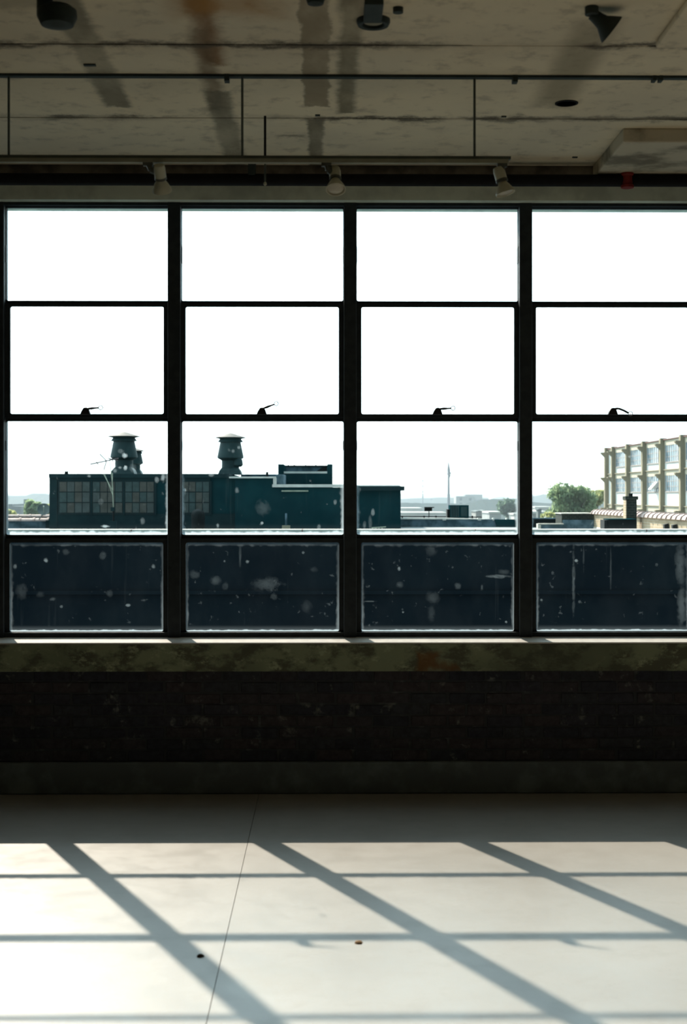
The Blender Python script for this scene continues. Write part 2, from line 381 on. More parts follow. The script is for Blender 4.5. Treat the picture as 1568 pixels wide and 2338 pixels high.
# ---------------------------------------------------------------- windows
def ring(x0, x1, z0, z1, i0, i1, k0, k1, y0, y1, r):
    # rectangular frame with a rounded inner edge
    m = MB(); n = 5; inner = []
    for cx_, cz_, a0 in ((i1 - r, k1 - r, 0), (i0 + r, k1 - r, 90), (i0 + r, k0 + r, 180), (i1 - r, k0 + r, 270)):
        for k in range(n + 1):
            a = R(a0 + 90 * k / n); inner.append((cx_ + r * math.cos(a), cz_ + r * math.sin(a)))
    outer = []
    for cx_, cz_ in ((x1, z1), (x0, z1), (x0, z0), (x1, z0)): outer += [(cx_, cz_)] * (n + 1)
    q = len(inner)
    for y in (y0, y1):
        for p_ in inner: m.v.append(Vector((p_[0], y, p_[1])))
    oc = [(x1, z1), (x0, z1), (x0, z0), (x1, z0)]
    for y in (y0, y1):
        for p_ in oc: m.v.append(Vector((p_[0], y, p_[1])))
    A, B, C, D = 0, q, 2 * q, 2 * q + 4
    for k in range(q):
        j = (k + 1) % q; m.f.append((A + k, A + j, B + j, B + k))
    for s_ in range(4):
        arc = list(range(s_ * (n + 1), (s_ + 1) * (n + 1))); nx = ((s_ + 1) % 4)
        m.f.append(tuple([C + s_] + [A + a for a in arc])); m.f.append(tuple([D + s_] + [B + a for a in arc[::-1]]))
        e = arc[-1]; ee = nx * (n + 1)
        m.f.append((C + s_, A + e, A + ee, C + nx)); m.f.append((D + s_, D + nx, B + ee, B + e))
        m.f.append((C + s_, C + nx, D + nx, D + s_))
    return m
zr = [(475, 687.5), (701.5, 946), (962, 1221), (1238, 1440.5)]
rows = [(ZZ(b_, WG), ZZ(a_, WG)) for a_, b_ in zr]
mid = [ZZ(466, WG) + .03, ZZ(694.5, WG), ZZ(954, WG), ZZ(1229.5, WG), ZZ(1450, WG) - .03]
HW = .0385
gmat = ['glass_clean', 'glass_clean', 'glass_mid', 'glass_low']
sashes = {}
def latch(parent, x, z, y, ang, bent=False):
    l = MB().prism([(x - .03, z - .004), (x - .022, z + .016), (x - .010, z + .034), (x + .006, z + .036), (x + .018, z + .026), (x + .024, z + .008), (x + .028, z - .004)], y - .028, y + .004).build('latch', M['latch'], parent)
    bevel(l, .003, 2)
    a = R(ang); p0 = Vector((x, y - .016, z + .028)); d = Vector((math.cos(a), -.12, math.sin(a))).normalized()
    m = MB()
    if bent:
        pts = [p0, p0 + Vector((.03, -.006, .004)), p0 + Vector((.06, -.01, -.008)), p0 + Vector((.085, -.012, -.022))]
        m.tube(pts, .006); e = pts[-1] + Vector((.013, 0, -.004))
    else:
        m.cyl(p0, p0 + d * .035, .0040, .0075); m.cyl(p0 + d * .035, p0 + d * .058, .0075, .0045); m.cyl(p0 + d * .058, p0 + d * .076, .0045)
        e = p0 + d * .088
    m.build('latch_lever', M['latch'], parent, True)
    m = MB(); pts = [e + Vector((math.cos(2*math.pi*k/14) * .012, 0, math.sin(2*math.pi*k/14) * .012)) for k in range(15)]
    m.tube(pts, .0022, 5).build('latch_ring', M['ring'], parent, True)
for i in range(-NL, 4 + NR):
    xa, xb = mx(i), mx(i + 1)
    wn = tag(empty('window_%d' % (i + NL + 1), ((xa + xb) / 2, WG, ZS1)), kind='structure')
    MB().box(xa, xb, WG - .05, WG + .06, rows[0][1] + .005, ZLT + .02).build('frame_head', M['frame'], wn)
    MB().box(xa, xb, WG - .045, WG + .06, ZS1 - .02, rows[3][0] - .004).build('frame_foot', M['frame'], wn)
    for r in range(4):
        z0, z1 = rows[r]; inner = r in (1, 3)
        ia, ib = (xa + .0635, xb - .0635) if inner else (xa + HW, xb - HW)
        y0, y1 = (WG - .022, WG + .0) if inner else (WG + .002, WG + .022)
        j = random.uniform(-.0015, .0015)
        sa = ring(xa + .012, xb - .012, mid[r + 1] - (0 if inner else .007), mid[r] + (0 if inner or r == 0 else .007), ia + j, ib + j, z0, z1, y0, y1, .011).build('sash', M['frame'], wn)
        yg = (y0 + y1) / 2
        pa = bx('pane', M['glass_plain'], sa, ia - .004, ib + .004, yg - .002, yg + .002, z0 - .004, z1 + .004)
        if r > 1:
            pa.data.materials.append(M[gmat[r]])
            for pl in pa.data.polygons:
                if pl.normal.y < -.5: pl.material_index = 1
        sashes[(i, r)] = (sa, yg - .0035)
    if -1 < i < 4:
        sa, yg = sashes[(i, 1)]
        lx = (xa + xb) / 2 - .002
        latch(sa, lx - .0, rows[1][0], WG - .026, (4, 20, 3, -15)[i], i == 3)
for i in range(-NL, 5 + NR):
    m = tag(MB().box(mx(i) - .0365, mx(i) + .0365, WG - .055, WG + .06, ZS1 - .015, ZLT + .01).build('trim_%d' % (i + NL + 1), M['frame']), kind='structure')
    bevel(m, .006)
    for ya, yb in ((562, 601), (1006, 1028)):
        k = bx('guide_clip', M['frame'], m, mx(i) - .0402, mx(i) + .0402, WG - .012, WG + .038, ZZ(yb, WG), ZZ(ya, WG)); bevel(k, .003)
# dirt films on the glass: (window, row, x, y, rx, ry, strength, tilt) in photograph pixels on the glass
SM = [(0,3,50,1350,16,24,.10,0),(0,3,105,1280,7,7,.5,30),(0,3,150,1260,12,8,.12,20),(0,3,120,1368,10,5,.18,30),(0,3,250,1355,10,9,.12,45),(0,3,292,1382,7,4,.5,10),(0,3,35,1293,6,8,.25,0),(0,3,235,1268,8,14,.10,-30),(0,3,350,1294,5,7,.3,0),(0,3,92,1357,12,10,.07,0),(0,3,140,1385,4,4,.3,0),
      (1,3,612,1334,42,21,.15,0),(1,3,625,1362,10,10,.12,0),(1,3,445,1312,16,11,.14,-20),(1,3,492,1325,16,12,.16,-30),(1,3,515,1338,9,12,.10,-30),(1,3,565,1282,5,5,.35,0),(1,3,548,1270,4,32,.10,0),(1,3,512,1281,4,4,.25,0),(1,3,692,1262,4,4,.3,0),(1,3,700,1385,14,18,.07,30),(1,3,715,1300,12,8,.07,0),
      (2,3,988,1365,18,20,.12,0),(2,3,912,1335,10,9,.14,0),(2,3,1045,1338,9,9,.2,30),(2,3,911,1298,4,6,.45,0),(2,3,1137,1316,36,5,.38,-4),(2,3,1150,1306,18,8,.12,0),(2,3,920,1398,4,4,.3,0),(2,3,985,1400,10,25,.08,0),(2,3,1155,1420,4,4,.4,0),(2,3,845,1373,18,2,.3,0),(2,3,985,1255,16,18,.10,0),(2,3,1100,1340,4,9,.12,0),
      (3,3,1309,1330,5,95,.14,0),(3,3,1315,1280,5,5,.6,0),(3,3,1394,1300,3,65,.08,0),(3,3,1332,1272,3,38,.07,0),(3,3,1236,1370,4,4,.3,0),(3,3,1553,1290,14,62,.20,4),(3,3,1556,1385,13,62,.24,-3),(3,3,1323,1374,4,4,.2,0),
      (0,2,285,1040,7,8,.85,25),(0,2,286,1067,6,8,.85,0),(0,2,274,1067,6,5,.35,0),(0,2,240,1202,13,5,.8,8),(0,2,358,1095,6,9,.35,0),(0,2,372,1090,8,14,.45,0),(0,2,203,1087,6,4,.35,0),(0,2,262,1075,7,6,.3,0),(0,2,275,1030,8,6,.18,30),(0,2,303,1070,10,14,.12,0),(0,2,230,1145,8,10,.1,0),(0,2,325,1190,7,10,.2,0),
      (1,2,420,1119,7,6,.8,0),(1,2,545,1022,5,5,.3,0),(1,2,532,1030,6,6,.2,0),(1,2,541,1120,6,9,.2,0),(1,2,482,1085,9,5,.3,0),(1,2,600,1160,18,24,.07,30),(1,2,598,1194,4,4,.6,0),(1,2,765,1147,5,8,.25,0),(1,2,497,1200,5,8,.3,0),(1,2,728,1203,5,8,.25,0),
      (2,2,851,1170,5,10,.35,0),(2,2,845,1195,5,24,.12,0),(2,2,832,1200,5,12,.15,0),(3,2,1437,1043,4,4,.3,0),(3,2,1410,1040,5,5,.25,0)]
for i, r, px, py, rx, ry, st, tl_ in SM:
    sa, yg = sashes[(i, r)]; c0 = P(px, py, yg); g = F / yg
    m = MB(); n = 14; vs_ = []
    for k in range(n):
        a = 2 * math.pi * k / n; u, v = rx / g * math.cos(a), ry / g * math.sin(a); ca, sa_ = math.cos(R(tl_)), math.sin(R(tl_))
        vs_.append(c0 + Vector((u * ca - v * sa_, 0, u * sa_ + v * ca)))
    m.quad(*vs_); o = m.build('smudge', M['dirt'], sa); o.color = (1, 1, 1, min(1, st * ((.34 if rx > 8 else .5) if r == 3 else .8)))

# ---------------------------------------------------------------- services under the ceiling
yp = 7.955; zp = ZZ(411, yp)
sp = empty('sprinkler_pipe', (0, yp, zp)); tag(sp, 'black pipe running along the wall above the window heads', 'pipe')
MB().cyl((XL, yp, zp), (XR, yp, zp), .0335, n=20).build('pipe', M['pipe'], sp, True)
q = P(1430, 411, yp); MB().lathe([(.030, -.046), (.036, -.044), (.036, -.03), (.030, -.024), (.027, .02), (.036, .028), (.036, .044), (.028, .047)], (q.x, yp - .02, zp), 16).build('valve', M['red'], sp, True)
tag(sp.children[-1], 'red valve fitting')
q = P(575, 383, yp); MB().box(q.x - .02, q.x + .02, yp - .036, yp + .06, zp + .02, CEIL - .001).build('pipe_clamp', M['fixture'], sp)
ys = 6.35; zs = ZZ(169, ys)
st_ = empty('strut_channel', (0, ys, zs)); tag(st_, 'thin metal strut fixed along the ceiling above the track lights', 'ceiling strut')
MB().box(XL + .5, XR - .5, ys - .018, ys + .018, ZZ(178, ys), ZZ(168, ys)).build('channel', M['fixture'], st_)
MB().box(XL + .5, XR - .5, ys - .020, ys + .026, ZZ(168, ys), CEIL - .001).build('flange', M['strut'], st_)
for px in (518, 1175, 1492, 1507):
    x_ = XX(px, ys); wd = .011 if px < 1400 else .008
    MB().box(x_ - wd, x_ + wd, ys - .022, ys + .022, ZZ(188 if px < 1400 else 184, ys), ZZ(169, ys)).build('clip', M['fixture'], st_)
tk = empty('lighting_track', (XX(600, ys), ys, ZZ(366, ys))); tag(tk, 'pale track rail hanging on rods above the windows', 'track')
MB().box(XL + 2, XX(1165, ys), ys - .017, ys + .017, ZZ(364, ys), ZZ(357.5, ys)).build('rail_top', M['trackdark'], tk)
MB().box(XL + 2, XX(1160, ys), ys - .016, ys + .016, ZZ(373, ys), ZZ(364, ys)).build('rail', M['track'], tk)
for px in (20, 553, 1083):
    x_ = XX(px, ys); MB().cyl((x_, ys, ZZ(358, ys)), (x_, ys, ZZ(178, ys) - .001), .0055, n=8).build('hanger_rod', M['strut'], tk, True)
def can(c, d, prof):
    # turned shape about an axis d through c
    d = Vector(d).normalized(); a = d.orthogonal().normalized(); b = d.cross(a); m = MB(); n = 20; k = len(prof)
    for q in range(n):
        t_ = 2 * math.pi * q / n; e = a * math.cos(t_) + b * math.sin(t_)
        for r_, h_ in prof: m.v.append(Vector(c) + e * r_ + d * h_)
    for q in range(n):
        j = (q + 1) % n
        for s_ in range(k - 1): m.f.append((q*k + s_, j*k + s_, j*k + s_ + 1, q*k + s_ + 1))
    m.f.append(tuple(q*k for q in range(n))[::-1]); m.f.append(tuple(q*k + k - 1 for q in range(n)))
    return m
def track_light(px, top, c, d, label, tip):
    x_ = XX(px, ys); e = empty('track_light', (x_, ys, ZZ(374, ys))); tag(e, label, 'track light', 'track lights on the hanging rail')
    z0 = ZZ(374, ys); q = P(*c, ys)
    MB().box(x_ - .022, x_ + .022, ys - .014, ys + .014, z0 - .012, z0 + .012).build('adapter', M['lampdark'], e)
    MB().tube([(x_, ys, z0), (x_ + (q.x - x_) * .25, ys, z0 - .03), q + Vector((0, .0, .01))], .014, 8).build('arm', M['lampdark'], e, True)
    dd = Vector(d).normalized()
    h = can(q - dd * .055, dd, [(.010, 0), (.022, .004), (.026, .02), (.026, .062), (.020, .068), (.020, .076), (.030, .092), (.043, .118), (.044, .126), (.040, .126), (.034, .112)]).build('housing', M['lamp'], e, True)
    can(q + dd * .057, dd, [(.034, 0), (.036, .006), (.026, .012), (.004, .014)]).build('lens', M['lens'], e, True)
    can(q + dd * .004, dd, [(.0268, 0), (.0268, .012)]).build('collar', M['lampdark'], e, True)
    return e
track_light(338, 374, (366, 402), (.05, .75, -1), 'track light aimed away, on the rail nearest the left edge', 0)
track_light(745, 374, (765, 405), (.04, -.55, -1), 'middle track light on the rail, round lens turned to the camera', 0)
track_light(1146, 374, (1144, 408), (.28, -.1, -1), 'bell-shaped track light at the rail\'s right end, tilted sideways', 0)
q = PZ(605, 265, CEIL); hr = empty('hanging_rod', (q.x, q.y, ZZ(424, q.y))); tag(hr, 'thin dark rod hanging from a ceiling joint left of centre', 'rod')
MB().cyl((q.x, q.y, ZZ(360, q.y)), (q.x, q.y, CEIL + .012), .006, n=8).build('rod', M['pipe'], hr, True)
MB().cyl((q.x, q.y, ZZ(418, q.y)), (q.x, q.y, ZZ(360, q.y)), .0045, n=8).build('thread', M['strut'], hr, True)
MB().lathe([(.001, 0), (.008, .006), (.008, .014), (.004, .02)], (q.x, q.y, ZZ(425, q.y)), 10).build('tip', M['lamp'], hr, True)
# fixtures close to the camera
q = PZ(133, -12, CEIL)
e = empty('ceiling_speaker', (q.x, q.y, CEIL - .17)); tag(e, 'dark round fixture on a stub in the ceiling\'s top left', 'ceiling fixture')
MB().cyl((q.x - .05, q.y, CEIL - .08), (q.x - .05, q.y, CEIL + .01), .030, n=14).build('stub', M['fixture'], e, True)
MB().lathe([(.02, -.15), (.06, -.14), (.074, -.11), (.072, -.085), (.05, -.068), (.02, -.06)], (q.x, q.y - .02, CEIL + .02), 22).build('body', M['fixture'], e, True)
q = PZ(720, -8, CEIL)
e = empty('smoke_detector', (q.x, q.y, CEIL - .03)); tag(e, 'small dark cap on the ceiling at the top edge, near centre', 'smoke detector')
MB().lathe([(.01, -.034), (.03, -.028), (.036, -.01), (.036, .005)], (q.x, q.y, CEIL), 18).build('cap', M['fixture'], e, True)
q = PZ(852, 45, CEIL)
e = empty('ceiling_lamp_base', (q.x, q.y, CEIL - .03)); tag(e, 'round ring-shaped lamp base on the ceiling right of centre', 'lamp base')
MB().lathe([(.040, -.006), (.044, -.022), (.060, -.024), (.066, -.012), (.066, .005), (.04, .005)], (q.x, q.y, CEIL), 26).build('ring', M['fixture'], e, True)
MB().lathe([(.012, -.016), (.036, -.012), (.040, .004)], (q.x, q.y, CEIL), 22).build('plate', M['track'], e, True)
MB().box(q.x - .04, q.x + .03, q.y - .26, q.y - .05, CEIL - .03, CEIL + .005).build('box', M['fixture'], e)
MB().cyl((q.x + .09, q.y - .14, CEIL - .02), (q.x + .09, q.y - .14, CEIL + .005), .02, n=12).build('knockout', M['fixture'], e, True)
q = PZ(1378, 20, CEIL)
e = empty('ceiling_spotlight', (q.x, q.y, CEIL - .11)); tag(e, 'dark flared spotlight hanging at the ceiling\'s top right', 'spotlight')
MB().cyl((q.x - .05, q.y - .02, CEIL - .03), (q.x - .05, q.y - .02, CEIL + .01), .026, n=12).build('mount', M['fixture'], e, True)
can(Vector((q.x - .045, q.y, CEIL - .02)), (.75, .1, -.55), [(.022, 0), (.026, .03), (.030, .05), (.058, .092), (.060, .098), (.05, .09)]).build('shade', M['fixture'], e, True)

# chips lying on the floor
for px, py, mm, lb, sz in ((457, 2184, 'chip', 'dark chip lying in a mullion shadow on the floor', .014), (818, 2153, 'chipb', 'brown chip lying on the sunlit floor near centre', .016)):
    q = PZ(px, py, 0); m = MB(); n = 9
    for h_, s_ in ((0, 1), (.006, .8), (.009, .3)):
        for k in range(n):
            a = 2 * math.pi * k / n; rr_ = sz * s_ * random.uniform(.7, 1.2); m.v.append(Vector((q.x + rr_ * math.cos(a), q.y + rr_ * math.sin(a), h_)))
    for l_ in range(2):
        for k in range(n):
            j = (k + 1) % n; m.f.append((l_*n + k, l_*n + j, (l_+1)*n + j, (l_+1)*n + k))
    m.f.append(tuple(range(2*n, 3*n))); m.f.append(tuple(range(n))[::-1])
    tag(m.build('floor_chip', M[mm]), lb, 'chip')

# ================================================================ outside
ROOF = -.2
M['tar'] = mat('tarred_wall', (.010, .016, .021), (.006, .011, .016), .8, .9, .1)
M['stone'] = mat('coping_stone', (.62, .58, .50), (.45, .43, .38), 2, .85, .2)
M['roof'] = mat('roof_felt', (.30, .31, .30), (.18, .20, .21), 1.2, .95, .1)
M['pent'] = mat('dark_cladding', (.010, .048, .056), (.007, .037, .045), .8, .85, .0)
M['pent2'] = mat('dark_fascia', (.012, .034, .038), (.009, .027, .032), 1.5, .85, .15)
M['pframe'] = mat('window_bars', (.012, .030, .034), scale=3)
M['pw'] = [mat('dull_pane_%d' % k, c_, None, 3, .35, .2) for k, c_ in enumerate(((.075, .094, .090), (.092, .092, .082), (.055, .085, .085), (.082, .100, .098)))]
M['white'] = mat('white_flashing', (.80, .78, .72), (.66, .64, .60), 2, .8, .2)
M['bluewall'] = mat('weathered_parapet', (.15, .22, .27), (.05, .09, .11), 1.6, .9, .1)
M['black'] = mat('black_metal', (.005, .009, .010), (.003, .006, .007), 3, .7, .2)
M['vent'] = mat('vent_sheet', (.026, .060, .062), (.018, .045, .048), 2, .6, .3)
M['ventcap'] = mat('vent_cap', (.09, .09, .083), (.07, .073, .068), 3, .7, .25)
M['tile'] = mat('terracotta_tile', (.48, .37, .34), (.36, .26, .23), 3, .7, .25)
M['tilejoint'] = mat('tile_bedding', (.20, .10, .085), scale=3)
M['antenna'] = mat('antenna_metal', (.09, .065, .07), scale=3, rough=.5)
M['mast'] = mat('mast_metal', (.42, .46, .36), scale=3, rough=.5)
M['dish'] = mat('dish_grey', (.16, .19, .185), scale=3, rough=.5)
M['brick'] = None
def brickmat(name, c1, c2, mo, s):
    t = NT(name); g = t.pos(); x_, y_, z_ = t.xyz(g)
    cb = t.node('CombineXYZ'); t.link(t.math('ADD', x_, y_), cb.inputs[0]); t.link(z_, cb.inputs[1])
    br = t.node('TexBrick'); t.link(cb.outputs[0], br.inputs['Vector']); br.inputs['Scale'].default_value = s
    for k_, v_ in (('Color1', c1), ('Color2', c2), ('Mortar', mo)): br.inputs[k_].default_value = (*v_, 1)
    br.inputs['Mortar Size'].default_value = .018
    nz_ = t.noise(g, .9, 5, .6)
    return t.done(t.bsdf(t.mix(t.math('MULTIPLY', t.mapr(nz_, .45, .65), .5), br.outputs[0], tuple(v * .6 for v in c1)), .9, .1))
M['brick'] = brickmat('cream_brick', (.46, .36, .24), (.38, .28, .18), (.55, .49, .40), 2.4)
M['brickshade'] = brickmat('shaded_brick', (.035, .042, .036), (.022, .03, .027), (.07, .075, .065), 2.4)  # darker copy of the brick, with shade put into its colour
M['render'] = mat('flaking_render', (.72, .68, .62), (.50, .42, .34), 1.4, .9, .1)
M['facade'] = mat('factory_white', (.80, .79, .76), (.74, .72, .68), .3, .85, .2)
M['beam'] = mat('factory_cream', (.60, .54, .42), (.54, .48, .37), .4, .85, .2)
M['pillar'] = mat('factory_concrete', (.33, .285, .20), (.27, .235, .165), .3, .85, .2)
M['fglass'] = mat('factory_glass', (.15, .25, .32), (.36, .46, .52), .35, .15, .6, lo=.42, hi=.58)
M['fframe'] = mat('factory_bars', (.42, .36, .33), scale=2)
M['leafs'] = []
for nm, c1, c2 in (('leaf_green', (.21, .27, .15), (.12, .18, .12)), ('leaf_yellow', (.32, .33, .15), (.20, .25, .12)), ('leaf_blue', (.12, .17, .12), (.08, .13, .10))):
    t = NT(nm); n1 = t.noise(t.pos(), .5, 4); c = t.mix(t.mapr(n1, .35, .65), c1, c2)
    d_ = t.node('BsdfDiffuse'); t.link(c, d_.inputs[0]); l_ = t.node('BsdfTranslucent'); t.sets(l_.inputs[0], tuple(min(1, v * 1.7) for v in c1))
    m_ = t.node('MixShader'); m_.inputs[0].default_value = .45; t.link(d_.outputs[0], m_.inputs[1]); t.link(l_.outputs[0], m_.inputs[2]); M['leafs'].append(t.done(m_.outputs[0]))
M['bark'] = mat('bark', (.08, .065, .05), scale=3)
M['land'] = mat('city_ground', (.09, .10, .09), (.13, .13, .12), .01, 1, 0)
M['hill'] = mat('wooded_hill', (.05, .065, .06), (.035, .05, .055), .004, 1, 0)
M['bldg'] = [mat('far_wall_%d' % k, c_, None, .05, .9, .1) for k, c_ in enumerate(((.42, .43, .42), (.66, .64, .60), (.24, .27, .27), (.34, .33, .31), (.16, .19, .19)))]

# ---- parapet across the yard: what the lowest panes look out on
YW = 28.0; zt = ZZ(1209, YW)
pa = empty('parapet_wall', (0, YW, -12)); tag(pa, 'dark blank parapet wall across the yard, seen through the lowest panes', 'parapet wall')
bx('wall', M['tar'], pa, -14, 14, YW, YW + .45, -16, zt - .05)
bx('coping', M['stone'], pa, -14, 14, YW - .04, YW + .55, zt - .05, zt)
bx('ledge', M['tar'], pa, -14, 14, YW - .06, YW, ZZ(1353, YW) - .03, ZZ(1351, YW) + .02)
for px in (-90, 300, 690, 1085, 1475): 
    x_ = XX(px, YW); bx('coping_seam', M['tilejoint'], pa, x_ - .01, x_ + .01, YW - .045, YW + .555, zt - .051, zt + .003)
rd = bx('flat_roof', M['roof'], None, -42, 26, YW + .45, 112, -1.0, ROOF); tag(rd, 'grey felt flat roof carrying the dark rooftop house', 'roof')

# ---- dark rooftop house
YP = 80.0; gP = F / YP
X_ = lambda px: XX(px, YP); Z_ = lambda py: ZZ(py, YP)
ph = empty('rooftop_house', (X_(500), YP, ROOF)); tag(ph, 'long dark rooftop house with small-paned windows and stepped roofline', 'rooftop house')
bx('main_block', M['pent'], ph, X_(117), X_(537), YP, YP + 8, ROOF, Z_(1086))
bx('roof_fascia', M['pent2'], ph, X_(113), X_(524), YP - .18, YP + 8.2, Z_(1091), Z_(1082))
bx('middle_block', M['pent'], ph, X_(537), X_(628), YP - .3, YP + 8, ROOF, Z_(1090))
bx('middle_coping', M['white'], ph, X_(524), X_(630), YP - .42, YP + .1, Z_(1092), Z_(1088.5))
bx('back_parapet', M['bluewall'], ph, X_(540), X_(633), YP + 4.0, YP + 4.3, Z_(1092), Z_(1080.5))
bx('low_block', M['pent'], ph, X_(628), X_(914), YP - .3, YP + 8, ROOF, Z_(1113))
bx('low_coping', M['white'], ph, X_(622), X_(800), YP - .42, YP + .5, Z_(1112.5), Z_(1106))
bx('step_wall', M['bluewall'], ph, X_(630), X_(648), YP + .1, YP + 4, Z_(1108), Z_(1083))
bx('step_coping', M['white'], ph, X_(624), X_(631), YP - .36, YP + 4, Z_(1106), Z_(1091))
bx('roof_slab', M['pent2'], ph, X_(800), X_(922), YP - .6, YP + 8.3, Z_(1120), Z_(1110.5))
bx('roof_gravel', M['white'], ph, X_(800), X_(914), YP + .2, YP + 7.5, Z_(1110.5), Z_(1108))
bx('light_batten', M['mast'], ph, X_(643), X_(704), YP - .40, YP - .30, Z_(1122.5), Z_(1119.5))
bx('corner_pier', M['pent2'], ph, X_(113.5), X_(131), YP - .1, YP + .4, ROOF, Z_(1091))
bx('base_course', M['pent2'], ph, X_(131), X_(537), YP - .08, YP + .1, ROOF, Z_(1173))
bx('eaves_band', M['pent2'], ph, X_(131), X_(480), YP - .08, YP + .1, Z_(1098.5), Z_(1091))
cols = [(136, 206), (212, 280), (286, 352), (416, 478)]
for a, b in cols:
    wv = bx('window', M['pframe'], ph, X_(a - 3), X_(b + 3), YP - .10, YP + .05, Z_(1175), Z_(1098.5))
    for r_ in range(3):
        for k in range(4):
            u0 = a + (b - a) * k / 4 + .9; u1 = a + (b - a) * (k + 1) / 4 - .9
            v0 = 1100.5 + 24 * r_; v1 = v0 + 21.8
            bx('pane', random.choice(M['pw']), wv, X_(u0), X_(u1), YP - .125, YP - .09, Z_(v1), Z_(v0))
    if a > 130:
        bx('pier', M['pent2'], ph, X_(b + 2), X_(b + 5), YP - .13, YP + .05, Z_(1176), Z_(1098))
bx('roof_pipe', M['black'], ph, X_(140), X_(147), YP + 1, YP + 1.2, Z_(1083), Z_(1075.5))
MB().cyl((X_(608), YP + 1, Z_(1092)), (X_(608), YP + 1, Z_(1077)), .07, n=10).build('roof_pipe', M['black'], ph, True)
# ventilators: turned sheet metal with conical caps
def ventil(px, yv, k, base_y, label, tall=1.0):
    g = F / yv; x_ = XX(px, yv)
    e = empty('roof_ventilator', (x_, yv, ZZ(base_y, yv))); tag(e, label, 'roof ventilator', 'ventilators on the rooftop house')
    zz = lambda py: ZZ(base_y - (1081 - py) * k, yv); r = lambda v: v * k / g
    MB().lathe([(r(36), zz(997.5)), (r(36.5), zz(996.5)), (r(18), zz(990.5)), (r(1), zz(985.5))], (x_, yv, 0), 28).build('cap', M['ventcap'], e, True)
    MB().lathe([(r(24), zz(1008)), (r(30), zz(1007)), (r(25), zz(1000)), (r(34), zz(997.6))], (x_, yv, 0), 28).build('collar', M['vent'], e, True)
    MB().lathe([(r(20), zz(1051)), (r(30.5), zz(1045)), (r(31), zz(1042)), (r(24), zz(1007)), (r(24), zz(1004))], (x_, yv, 0), 28).build('body', M['vent'], e, True)
    MB().lathe([(r(30) * 1.3, zz(1084)), (r(26) * 1.3, zz(1074)), (r(20) * 1.3, zz(1067))], (x_, yv, 0), 4).build('base', M['vent'], e)
    MB().cyl((x_, yv, zz(1072)), (x_, yv, zz(1049)), r(20.5), n=24).build('neck', M['vent'], e, True)
    return e
ventil(283, 83.5, 1.0, 1081, 'round roof ventilator with pale conical cap, behind the television aerial')
e = ventil(526, 83.5, .97, 1081, 'round roof ventilator with pale conical cap, standing alone above the house')
x_ = XX(543, 83.3); MB().lathe([(.2, 0), (.30, .1), (.28, .35), (.2, .55)], (x_, 83.2, ZZ(1066, 83.2)), 16).build('cowl', M['vent'], e, True)
ventil(308, 90, .60, 1080, 'smaller roof ventilator half hidden behind the left one')
# aerial
YA = 77.5; pA = lambda a, b, d=0: P(a, b, YA + d)
e = empty('television_aerial', P(258, 1204, YA)); tag(e, 'spindly television aerial on a guyed mast before the dark house', 'aerial')
MB().tube([pA(206, 1060), pA(270, 1046.5)], .032, 6).build('boom', M['antenna'], e)
for a, b, c_, d in ((228, 1037, 243, 1052), (243, 1052, 237, 1073), (246, 1046, 268, 1051.5), (220, 1055, 224, 1060), (256, 1044, 258, 1054)):
    MB().cyl(pA(a, b, -.4), pA(c_, d, .2), .026, n=6).build('element', M['antenna'], e)
MB().tube([pA(250, 1046), pA(256, 1100), pA(259, 1165)], .022, 6).build('mast', M['mast'], e)
for a, b, c_, d in ((236, 1082, 257, 1120), (239, 1083, 258, 1132), (257, 1080, 256, 1112), (253, 1078, 258, 1118)):
    MB().cyl(pA(a, b, .6), pA(c_, d, 0), .013, n=6).build('guy_wire', M['mast'], e)
MB().tube([pA(259, 1165), pA(259, 1204)], .05, 8).build('post', M['black'], e)
MB().box(pA(253, 0).x, pA(261, 0).x, YA - .1, YA + .1, pA(0, 1167).z, pA(0, 1158).z).build('amplifier_box', M['pent2'], e)
MB().box(pA(250, 0).x, pA(266, 0).x, YA - .12, YA + .12, pA(0, 1205).z, pA(0, 1190).z).build('foot', M['pent2'], e)
# dark hooded vent before the house
e = empty('hooded_vent', P(452, 1206, 78)); tag(e, 'black round-topped hooded vent before the dark house', 'vent')
g = F / 78; c0 = P(452, 1206, 78)
MB().lathe([(.36, -.1), (.37, .55), (.38, .72), (.33, .88), (.20, 1.0), (.05, 1.05)], c0, 18).build('hood', M['black'], e, True)
MB().cyl(c0 + Vector((0, 0, -.4)), c0 + Vector((0, 0, .0)), .30, n=16).build('pipe', M['black'], e, True)
c1 = P(653, 1206, 78)
e = empty('vent_stack', c1); tag(e, 'slim grey vent pipe on a small brick base before the house', 'vent pipe')
MB().cyl(c1, P(653, 1172, 78), .055, n=10).build('pipe', M['bluewall'], e, True)
MB().box(c1.x - .22, c1.x + .22, 77.8, 78.2, ROOF, P(0, 1200, 78).z).build('base', M['pillar'], e)
# skylight housing on the low block
YK = 85.0; xk = lambda v: XX(v, YK); zk = lambda v: ZZ(v, YK)
e = empty('skylight_housing', (xk(697), YK, zk(1109))); tag(e, 'dark open roof housing with pale inner tray beside the step', 'roof housing')
bx('front', M['pent'], e, xk(635), xk(759), YK - .1, YK, Z_(1113) + .002, zk(1081))
for a, b in ((635, 648), (747, 759)): bx('end_post', M['pent'], e, xk(a), xk(b), YK - .14, YK + .5, zk(1084), zk(1060))
bx('end_wall', M['pent'], e, xk(640), xk(649), YK + .5, YK + 3, zk(1095), zk(1061))
bx('end_wall', M['pent'], e, xk(748), xk(758), YK + .5, YK + 3, zk(1095), zk(1061))
bx('rear_panel', M['bluewall'], e, xk(648), xk(748), YK + 2.8, YK + 3, zk(1090), zk(1063))
bx('rear_cap', M['black'], e, xk(646), xk(750), YK + 2.7, YK + 3.1, zk(1063), zk(1060.5))
